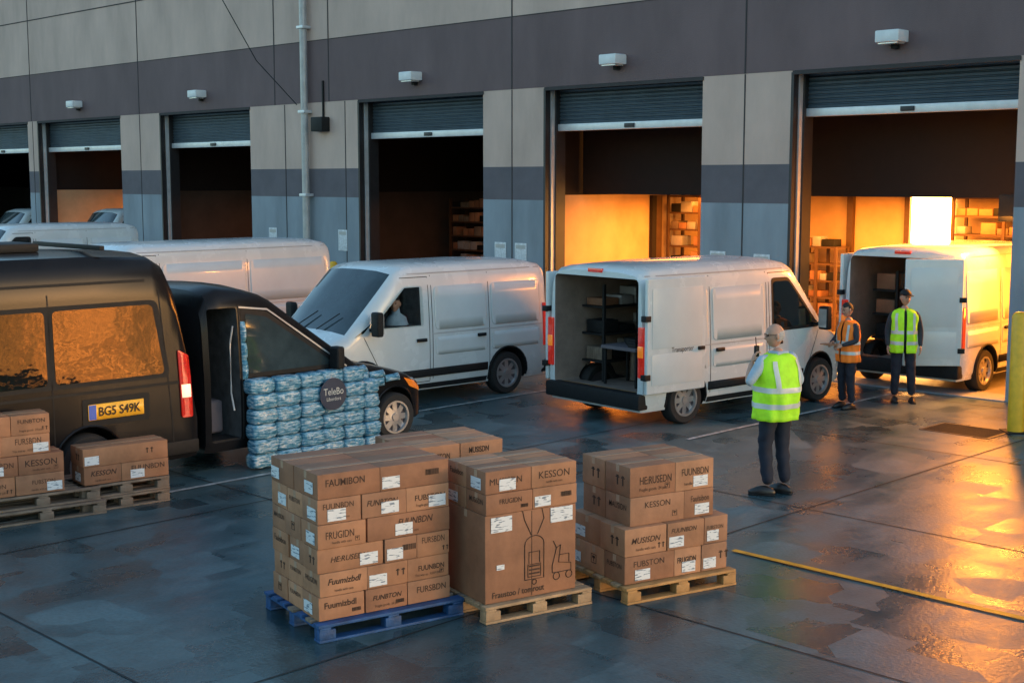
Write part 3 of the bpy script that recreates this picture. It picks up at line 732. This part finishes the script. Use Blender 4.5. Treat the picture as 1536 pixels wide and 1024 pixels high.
stack(*o,33,.14,[(.18,[0,.38,.74,1.12],[0,.3,.58,.86]),(.18,[0,.4,.75,1.12],[0,.3,.58,.86]),(.185,[0,.55,.83,1.12],[0,.25,.55,.86]),(.185,[0,.4,1.12],[0,.3,.58,.86]),(.19,[0,.36,.74,1.12],[0,.28,.56,.86]),(.19,[0,.52,1.12],[0,.43,.86])],2)
rz2=32
pallet(-.20,9.92,rz2,1.0,.8,m_wood,mats=[m_wood,m_woodg])
o2=off(-.20,9.92,rz2,.03,.06)
g=stack(*o2,rz2,.14,[(.70,[0,.85],[0,.6]),(.165,[0,.43,.85],[0,.3,.6]),(.18,[0,.42,.85],[0,.3,.6])],8)
def ink(pts): tube('printed_drawing',[(a,-.003,b) for a,b in pts],.0035,m_ink,g,4)
circ=lambda cx,cz,r,a0=0,a1=360:[(cx+r*math.cos(rad(t)),cz+r*math.sin(rad(t))) for t in range(a0,a1+1,20)]
ink([(.36,.28),(.36,.52)]+[(.45+.09*math.cos(rad(t)),.56+.07*math.sin(rad(t))) for t in range(180,-1,-20)]+[(.54,.52),(.54,.28),(.36,.28)])
ink([(.39,.30),(.39,.40),(.51,.40),(.51,.30),(.39,.30)]); ink([(.40,.41),(.40,.5),(.5,.5),(.5,.41)]); ink([(.42,.64),(.36,.76),(.34,.84)]); ink([(.48,.64),(.54,.76),(.52,.84)])
ink([(.62,.36),(.66,.50),(.70,.52),(.68,.38),(.80,.36),(.80,.30),(.62,.30),(.62,.36)]); ink(circ(.66,.27,.03)); ink(circ(.78,.27,.03)); ink([(.66,.5),(.63,.56)]); ink([(.69,.44),(.78,.44),(.78,.37)]); ink(circ(.45,.255,.02))
for zz in (.32,.35,.38): box('printed_bar',.40,.50,-.004,-.002,zz,zz+.012,m_ink,g)
box('label',.05,.24,-.0065,-.004,.70,.82,m_label,g); box('label',.60,.81,-.0065,-.004,.71,.83,m_label,g); box('label',.1,.17,-.0065,-.004,.40,.44,m_label,g)
box('box_seam',.425,.4275,-.003,.001,.15,.83,m_seam,g)
text('Fraustoo / tomrout',.075,m_ink,g,(.3,-.004,.2),(rad(90),0,0),.48,.01)
rz3=30
pallet(.93,10.40,rz3,1.12,.9,m_wood2,mats=[m_wood2,m_wood])
o3=off(.93,10.40,rz3,.03,.08)
stack(*o3,rz3,.14,[(.23,[0,.5,.78,1.05],[0,.3,.6,.8]),(.23,[0,.42,.80,1.05],[0,.36,.8])],4)
o3b=off(.93,10.40,rz3,.11,.14)
stack(*o3b,rz3,.60,[(.24,[0,.55,.86],[0,.36,.7]),(.25,[0,.46,.86],[0,.36,.7])],9)
pallet(-.90,11.55,32,1.0,.8,m_wood)
stack(*off(-.90,11.55,32,.03,.03),32,.14,[(.225,[0,.48,.95],[0,.36,.72])]*3+[(.225,[0,.5,.95],[0,.36,.72])],21)
pz=35
pallet(-5.15,12.72,pz,1.2,.9,m_woodg); pallet(-5.17,12.76,pz,1.15,.9,m_woodg,z=.14)
pallet(-6.35,11.9,pz,1.15,.9,m_woodg)
stack(*off(-5.15,12.72,pz,-.1,.06),pz,.285,[(.2,[0,.42,.9],[0,.35]),(.2,[0,.45,.9],[0,.35])],31)
stack(*off(-5.15,12.72,pz,-.16,.08),pz,.686,[(.2,[0,.36,.84],[0,.33]),(.2,[0,.46,.84],[0,.33])],32)
pallet(-4.40,13.36,38,.95,.5,m_woodg); pallet(-4.40,13.36,38,.95,.5,m_woodg,z=.14)
stack(-4.38,13.38,38,.285,[(.19,[0,.40,.92],[0,.36]),(.19,[0,.92],[0,.36])],33)
# ------------------------------------------------------------------ PEOPLE
def segd(p,a,b):
    ab=b-a; t=max(0,min(1,(p-a).dot(ab)/max(1e-9,ab.length_squared))); return (p-(a+ab*t)).length
def hand(g,w,d,nrm,side,curl,mat,name='hand'):
    X=Vector(d).normalized(); N=Vector(nrm); N=(N-X*N.dot(X)).normalized(); Y=N.cross(X)*side; w=Vector(w)
    bm=bmesh.new()
    r=bmesh.ops.create_uvsphere(bm,u_segments=14,v_segments=10,radius=1)
    for v in r['verts']:
        c=v.co.copy(); v.co=w+X*(.048+.056*c.x)+Y*(.043*c.y*(1+.15*c.x))+N*(.018*c.z)
    for i,(o_,l) in enumerate(((.031,.072),(.011,.080),(-.010,.075),(-.030,.060))):
        p=w+X*.085+Y*o_; a=curl*.4; pts=[p]; 
        for sg in (.42,.32,.26):
            dr=X*math.cos(a)+N*math.sin(a)+Y*o_*1.2; p=p+dr*l*sg; pts.append(p); a+=curl
        tubemesh(bm,[w+X*.07+Y*o_]+pts,[.009,.0095,.009,.008,.006],8)
    p=w+X*.025+Y*.036; q=p+(X*.6+Y*.65+N*.3)*.04; s_=q+(X*.85+Y*.1+N*.5)*.032
    tubemesh(bm,[w+X*.02+Y*.02,p,q,s_],[.012,.012,.010,.007],8)
    me=bpy.data.meshes.new(name); bm.to_mesh(me); bm.free(); return addobj(name,me,mat,g,180)
def head(g,loc,yaw,pitch,hair,style,name='head'):
    hg=group(name,*loc,0,g); hg.rotation_euler=(0,rad(pitch),rad(yaw))
    bm=bmesh.new(); bmesh.ops.create_uvsphere(bm,u_segments=40,v_segments=28,radius=1)
    for v in bm.verts:
        x,y,z=v.co; X=x*.098;Y=y*.077;Z=z*.122
        if z<0: Y*=1-.28*(-z)**1.5; X=X*(1-.12*(-z))+.012*(-z)
        if x<0 and z<-.2: X*=1-.35*(-z-.2)
        if x>0:
            X-=.010*max(0,1-abs(z-.1)/.35)*(1 if abs(y)>.25 else .3)
            ns=math.exp(-(y/.16)**2); X+=.030*ns*math.exp(-((z+.17)/.13)**2)*(1 if x>.5 else 0)
            X+=.008*math.exp(-(y/.35)**2)*math.exp(-((z+.47)/.07)**2)
            X+=.012*math.exp(-(y/.35)**2)*math.exp(-((z+.78)/.14)**2)
            X+=.006*math.exp(-((z-.22)/.08)**2)
        v.co=(X,Y,Z)
    for f in bm.faces:
        c=f.calc_center_median(); x,y,z=c.x/.098,c.y/.077,c.z/.122
        hairy=False
        if style=='short': hairy=(z>.42 and x<.75) or (x<.1 and z>-.25 and (abs(y)>.3 or x<0)) or z>.72
        if style=='bald': hairy=(x<.02 and -.42<z<.22-.25*x)
        if hairy: f.material_index=1
        if x>.75 and -.53<z<-.42 and abs(y)<.3: f.material_index=2
    for f in bm.faces:
        if f.material_index==1:
            for v in f.verts: v.tag=True
    k_=1.05 if style=='short' else 1.02
    for v in bm.verts:
        if v.tag: v.co*=k_
    me=bpy.data.meshes.new('face'); bm.to_mesh(me); bm.free()
    addobj('face',me,[m_skin,hair,m_lips],hg,180)
    for s in (-1,1):
        bm=bmesh.new(); bmesh.ops.create_uvsphere(bm,u_segments=12,v_segments=8,radius=1)
        for v in bm.verts: v.co=(v.co.x*.017-.002,v.co.y*.010+s*.082,v.co.z*.033-.005)
        me=bpy.data.meshes.new('ear'); bm.to_mesh(me); bm.free(); addobj('ear',me,m_skin,hg,180)
        bm=bmesh.new(); bmesh.ops.create_uvsphere(bm,u_segments=10,v_segments=8,radius=.010)
        for v in bm.verts: v.co+=Vector((.082,s*.030,.010))
        me=bpy.data.meshes.new('eye'); bm.to_mesh(me); bm.free(); addobj('eye',me,m_eye,hg,180)
        box('eyebrow',.088,.096,s*.03-.016,s*.03+.016,.028,.034,hair,hg,.002)
    return hg
def person(name,x,y,rz,h,J={},R={},vest=m_vesty,shirt=m_shirt,fore=m_skin,hair=m_hairg,style='short',yaw=0,pitch=0,bulk=1.,hands=None,feet=(0,0),belly=0):
    s=h/1.8; g=group(name,x,y,0,rz,None,s)
    P={'pel':(0,0,.97),'bel':(.01,0,1.12),'che':(0,0,1.30),'nb':(-.01,0,1.46),'nk':(.012,0,1.56),
       'sl':(0,.18,1.42),'el':(-.03,.25,1.14),'wl':(.06,.25,.90),'sr':(0,-.18,1.42),'er':(-.03,-.25,1.14),'wr':(.06,-.25,.90),
       'hl':(0,.095,.90),'kl':(.03,.11,.50),'al':(-.01,.12,.10),'hr':(0,-.095,.90),'kr':(.03,-.11,.50),'ar':(-.01,-.12,.10)}
    P.update(J)
    RR={'pel':.135,'bel':.13,'che':.145,'nb':.075,'nk':.055,'sl':.066,'el':.050,'wl':.032,'sr':.066,'er':.050,'wr':.032,'hl':.105,'kl':.078,'al':.062,'hr':.105,'kr':.078,'ar':.062}
    RR.update(R)
    def mid(a,b,t): return tuple(Vector(P[a]).lerp(Vector(P[b]),t))
    for q,a,b,t,r in (('ul','sl','el',.5,.060),('ur','sr','er',.5,.060),('fl','el','wl',.35,.048),('fr','er','wr',.35,.048),('cl','kl','al',.35,.074),('cr','kr','ar',.35,.074),('tl','hl','kl',.4,.098),('tr','hr','kr',.4,.098)):
        P[q]=mid(a,b,t); RR[q]=r
    E=[('pel','bel','shirt'),('bel','che','shirt'),('che','nb','shirt'),('nb','nk','skin')]
    for k in 'lr':
        E+=[('che','s'+k,'shirt'),('s'+k,'u'+k,'shirt'),('u'+k,'e'+k,'shirt'),('e'+k,'f'+k,'fore'),('f'+k,'w'+k,'fore'),('pel','h'+k,'leg'),('h'+k,'t'+k,'leg'),('t'+k,'k'+k,'leg'),('k'+k,'c'+k,'leg'),('c'+k,'a'+k,'leg')]
    names=list(P); idx={n:i for i,n in enumerate(names)}
    me=bpy.data.meshes.new('sk'); me.from_pydata([P[n] for n in names],[(idx[a],idx[b]) for a,b,_ in E],[]); me.update()
    o=bpy.data.objects.new('sk',me); sc.collection.objects.link(o)
    md=o.modifiers.new('skin','SKIN'); md.use_smooth_shade=True
    for i,n in enumerate(names):
        sv=me.skin_vertices[0].data[i]; r=RR[n]*(bulk if n in('pel','bel','che') else 1); sv.radius=(r,r); sv.use_root=(n=='pel')
    ss=o.modifiers.new('sub','SUBSURF'); ss.levels=2; ss.render_levels=2
    dg=bpy.context.evaluated_depsgraph_get(); bme=bpy.data.meshes.new_from_object(o.evaluated_get(dg)); bpy.data.objects.remove(o)
    bme.materials.clear(); bme.name='body'
    lab={'shirt':0,'fore':1,'leg':2,'skin':3}
    segs=[(Vector(P[a]),Vector(P[b]),l) for a,b,l in E]
    for p in bme.polygons:
        c=p.center; l=min(segs,key=lambda q:segd(c,q[0],q[1]))[2]; p.material_index=lab[l]
        if l in('shirt','leg') and abs(c.y)<.25 and .8<c.z<1.0: p.material_index=2
    for v in bme.vertices:
        z=v.co.z
        if z<.9: v.co.x+=.006*math.sin(z*38+v.co.y*30); v.co.y+=.004*math.sin(z*51+v.co.x*40)
    addobj('body',bme,[shirt,fore,m_trous,m_skin],g,180)
    VR=[(.80,.205,.165),(.90,.205,.168),(1.0,.20,.165+belly*.6),(1.12,.198,.16+belly),(1.25,.205,.158+belly*.4),(1.36,.215,.145),(1.43,.20,.12),(1.475,.145,.10),(1.50,.09,.08)]
    lean=(P['nb'][0]-P['pel'][0]-(-.01)); 
    def vp(t,z,off=0):
        for (a,b1,c1),(a2,b2,c2) in zip(VR,VR[1:]):
            if z<=a2+1e-6:
                k=(z-a)/(a2-a); hw=b1+(b2-b1)*k; hd=c1+(c2-c1)*k; break
        hw*=bulk; hd*=bulk
        c,s_=math.cos(t),math.sin(t); e=.8
        fold=.009*math.sin(t*9+z*8)*max(0,(1.3-z)/.4)+.005*math.sin(t*4-z*17)+.004*math.sin(z*31+t*3)
        X=(abs(c)**e)*math.copysign(1,c)*(hd+fold+off); Y=(abs(s_)**e)*math.copysign(1,s_)*(hw+fold+off)
        return (X+lean*(z-.97)/.5,Y,z)
    def patch(nm,t0,t1,nt,zs,off,mat):
        v=[vp(t0+(t1-t0)*i/nt,z,off) for z in zs for i in range(nt+1)]
        f=[(j*(nt+1)+i,j*(nt+1)+i+1,(j+1)*(nt+1)+i+1,(j+1)*(nt+1)+i) for j in range(len(zs)-1) for i in range(nt)]
        return pyd(nm,v,f,mat,g,180)
    zz=[.80+.7*i/22 for i in range(23)]
    ob=patch('vest',0.06,2*math.pi-.06,56,zz,0,vest); m2=ob.modifiers.new('s','SOLIDIFY'); m2.thickness=.008
    for a,b in ((.93,.985),(1.10,1.155)): patch('vest_band',.07,2*math.pi-.07,56,[a,(a+b)/2,b],.006,m_refl)
    for t in (.62,-.62+2*math.pi,math.pi-.62,math.pi+.62): patch('vest_brace',t-.13,t+.13,4,[1.155,1.2,1.25,1.3,1.36,1.4,1.43],.007,m_refl)
    for k,ft in (('l',feet[0]),('r',feet[1])):
        a=P['a'+k]; fg=group('shoe',a[0],a[1],a[2]-.10,ft,g)
        bm=bmesh.new(); bmesh.ops.create_uvsphere(bm,u_segments=20,v_segments=14,radius=1)
        for v in bm.verts:
            X,Y,Z=v.co; hh=.075-.03*max(0,X) ; v.co=(.065+.145*X,.050*Y*(1-.15*X*X),max(.012,.03+hh*Z))
        me=bpy.data.meshes.new('upper'); bm.to_mesh(me); bm.free(); addobj('upper',me,m_shoe,fg,180)
        box('sole',-.075,.205,-.046,.046,.001,.022,m_trim,fg,.01)
    for k in 'lr':
        w=Vector(P['w'+k]); e=Vector(P['e'+k]); d=(w-e).normalized()
        cfg=(hands or {}).get(k,{}); hand(g,w-d*.01,cfg.get('d',d),cfg.get('n',(0,-1,0) if k=='l' else (0,1,0)),cfg.get('side',1 if k=='l' else -1),cfg.get('curl',.35),m_skin)
    nk=Vector(P['nk']); hd=head(g,tuple(nk+Vector((.025,0,.115))),yaw,pitch,hair,style)
    return g,hd,P
g,hd,P=person('supervisor_in_hivis_vest',2.87,14.30,124,1.86,
  J={'sl':(0,.21,1.42),'el':(.04,.37,1.19),'wl':(.15,.21,1.40),'sr':(0,-.21,1.42),'er':(-.02,-.33,1.17),'wr':(.17,-.28,1.05),'kl':(.05,.10,.50),'al':(-.04,.13,.10),'kr':(-.01,-.09,.50),'ar':(-.07,-.09,.10)},
  R={'bel':.16,'pel':.145,'sl':.082,'sr':.082,'el':.056,'er':.056},bulk=1.18,belly=.035,style='bald',yaw=62,pitch=4,feet=(42,20),
  hands={'l':{'d':(-.10,-.30,1),'n':(-.6,-1,0),'curl':.75},'r':{'d':(1,.4,.0),'n':(0,.4,-1),'curl':.5}})
box('two_way_radio',.125,.16,.135,.185,1.45,1.57,m_trim,g,.008); tube('radio_aerial',[(.14,.17,1.57),(.14,.18,1.66)],.005,m_trim,g,6)
for s_ in (-1,1):
    tube('spectacle_rim',[(.100,s_*.032+.022*math.cos(t*.628),.010+.017*math.sin(t*.628)) for t in range(11)],.0025,m_trim,hd,5)
    tube('spectacle_arm',[(.098,s_*.055,.014),(.0,s_*.084,.016)],.0025,m_trim,hd,5)
box('collar',-.09,.06,-.085,.085,1.475,1.52,m_shirt,g,.02,3)
g,hd,P=person('worker_in_orange_vest',5.02,19.75,205,1.60,
  J={'el':(.05,.27,1.17),'wl':(.27,.16,1.10),'er':(.04,-.27,1.17),'wr':(.28,-.10,1.12)},vest=m_vesto,shirt=m_jacket,fore=m_jacket,hair=m_hairb,yaw=-10,pitch=14,
  hands={'l':{'n':(0,-.6,-.6),'curl':.6},'r':{'n':(0,.6,-.6),'curl':.6}})
box('clipboard',.26,.50,-.12,.14,1.10,1.115,m_card[0],g,.004)
g,hd,P=person('worker_in_yellow_vest',6.02,20.35,262,1.74,
  J={'el':(-.02,.26,1.14),'wl':(.08,.25,.90),'kl':(.05,.12,.5),'al':(.02,.15,.1)},shirt=m_jacket,fore=m_jacket,hair=m_hairb,yaw=18,pitch=6)
bm=bmesh.new(); bmesh.ops.create_uvsphere(bm,u_segments=24,v_segments=12,radius=1)
for v in bm.verts: v.co=(v.co.x*.108,v.co.y*.088,max(.0,v.co.z)*.09+.045)
me=bpy.data.meshes.new('cap'); bm.to_mesh(me); bm.free(); addobj('cap',me,m_trim,hd,180); box('cap_peak',.08,.17,-.06,.06,.045,.055,m_trim,hd,.004)
dg_=group('driver',0,0,0,0,VD.g)
hd=head(dg_,(2.86,.66,1.55),40,0,m_hairb,'short')
bm=bmesh.new(); tubemesh(bm,[(2.80,.63,1.05),(2.81,.63,1.2),(2.82,.63,1.33),(2.83,.64,1.40),(2.84,.65,1.49)],[.17,.19,.16,.07,.055],16)
me=bpy.data.meshes.new('torso'); bm.to_mesh(me); bm.free(); addobj('torso',me,m_shirt,dg_,180)
# ------------------------------------------------------------------ LIGHT
def area(name,X,Y,z,sx,sy,en,col,rot=(0,0,0)):
    l=bpy.data.lights.new(name,'AREA'); l.shape='RECTANGLE'; l.size=sx; l.size_y=sy; l.energy=en; l.color=col
    o=bpy.data.objects.new(name,l); sc.collection.objects.link(o); o.parent=B; o.location=(X,Y,z); o.rotation_euler=rot; return o
OR=(1,.31,.035)
area('dock_lamp_a',-13.5,24.6,3.0,5,3,850,OR)
area('dock_lamp_b',-17.2,23.2,3.0,2.5,3,420,OR)
area('dock_fill_side',-8.1,23.0,2.2,3.5,1.5,620,(1,.30,.025),(0,rad(80),0))  # unseen area light added to turn the dock van's side orange
area('dock_lamp_e',-37.5,24.5,3.0,3,2.5,400,OR)
area('dock_fill_c',-23,23,3.0,2,1,60,OR)  # added weak fill so shelves show faintly in the dark bay
area('dock_fill_d',-31,23,3.0,2,1,55,OR)  # same added fill for the next dark bay
g=group('added_floodlight',*FW(-9.35,20.9),2.95,-44.8); box('housing',-.34,.34,.02,.14,-.22,.22,m_trim,g,.02); box('arm',-.03,.03,.05,.12,.22,.9,m_trim,g)  # invented fixture for the added beam below
area('added_floodlight_beam',-9.35,20.85,2.95,.6,.4,520,(1,.31,.035),(rad(-62),0,0))  # added light for orange glow and streaks on pavement, people and van nose
w=bpy.data.worlds.new('World'); sc.world=w; w.use_nodes=True; nt=w.node_tree
sky=nt.nodes.new('ShaderNodeTexSky'); sky.sky_type='NISHITA'; sky.sun_disc=False
el=5.0; az=108
sky.sun_elevation=rad(el); sky.sun_rotation=rad(az); sky.altitude=50; sky.air_density=1.0; sky.dust_density=.8; sky.ozone_density=2.8
mxw=nt.nodes.new('ShaderNodeMix'); mxw.data_type='RGBA'; mxw.blend_type='MULTIPLY'; mxw.inputs[0].default_value=1; mxw.inputs[7].default_value=(1.20,1.0,.82,1)
bg=nt.nodes['Background']; nt.links.new(sky.outputs[0],mxw.inputs[6]); nt.links.new(mxw.outputs[2],bg.inputs['Color']); bg.inputs['Strength'].default_value=.80
l=bpy.data.lights.new('sun','SUN'); l.energy=.28; l.angle=rad(4); l.color=(1,.48,.22)
o=bpy.data.objects.new('sun',l); sc.collection.objects.link(o)
sv=Vector((math.sin(rad(az))*math.cos(rad(el)),math.cos(rad(az))*math.cos(rad(el)),math.sin(rad(el))))
o.rotation_euler=(-sv).to_track_quat('-Z','Y').to_euler()
# ------------------------------------------------------------------ CAMERA
c=bpy.data.cameras.new('camera'); c.sensor_width=36; c.lens=46.875; c.clip_end=3000; c.clip_start=.1
co=bpy.data.objects.new('camera',c); sc.collection.objects.link(co); co.location=(0,0,3.4); co.rotation_euler=(rad(90-6.9),0,0)
sc.camera=co
sc.view_settings.view_transform='Standard'; sc.view_settings.look='None'; sc.view_settings.exposure=0
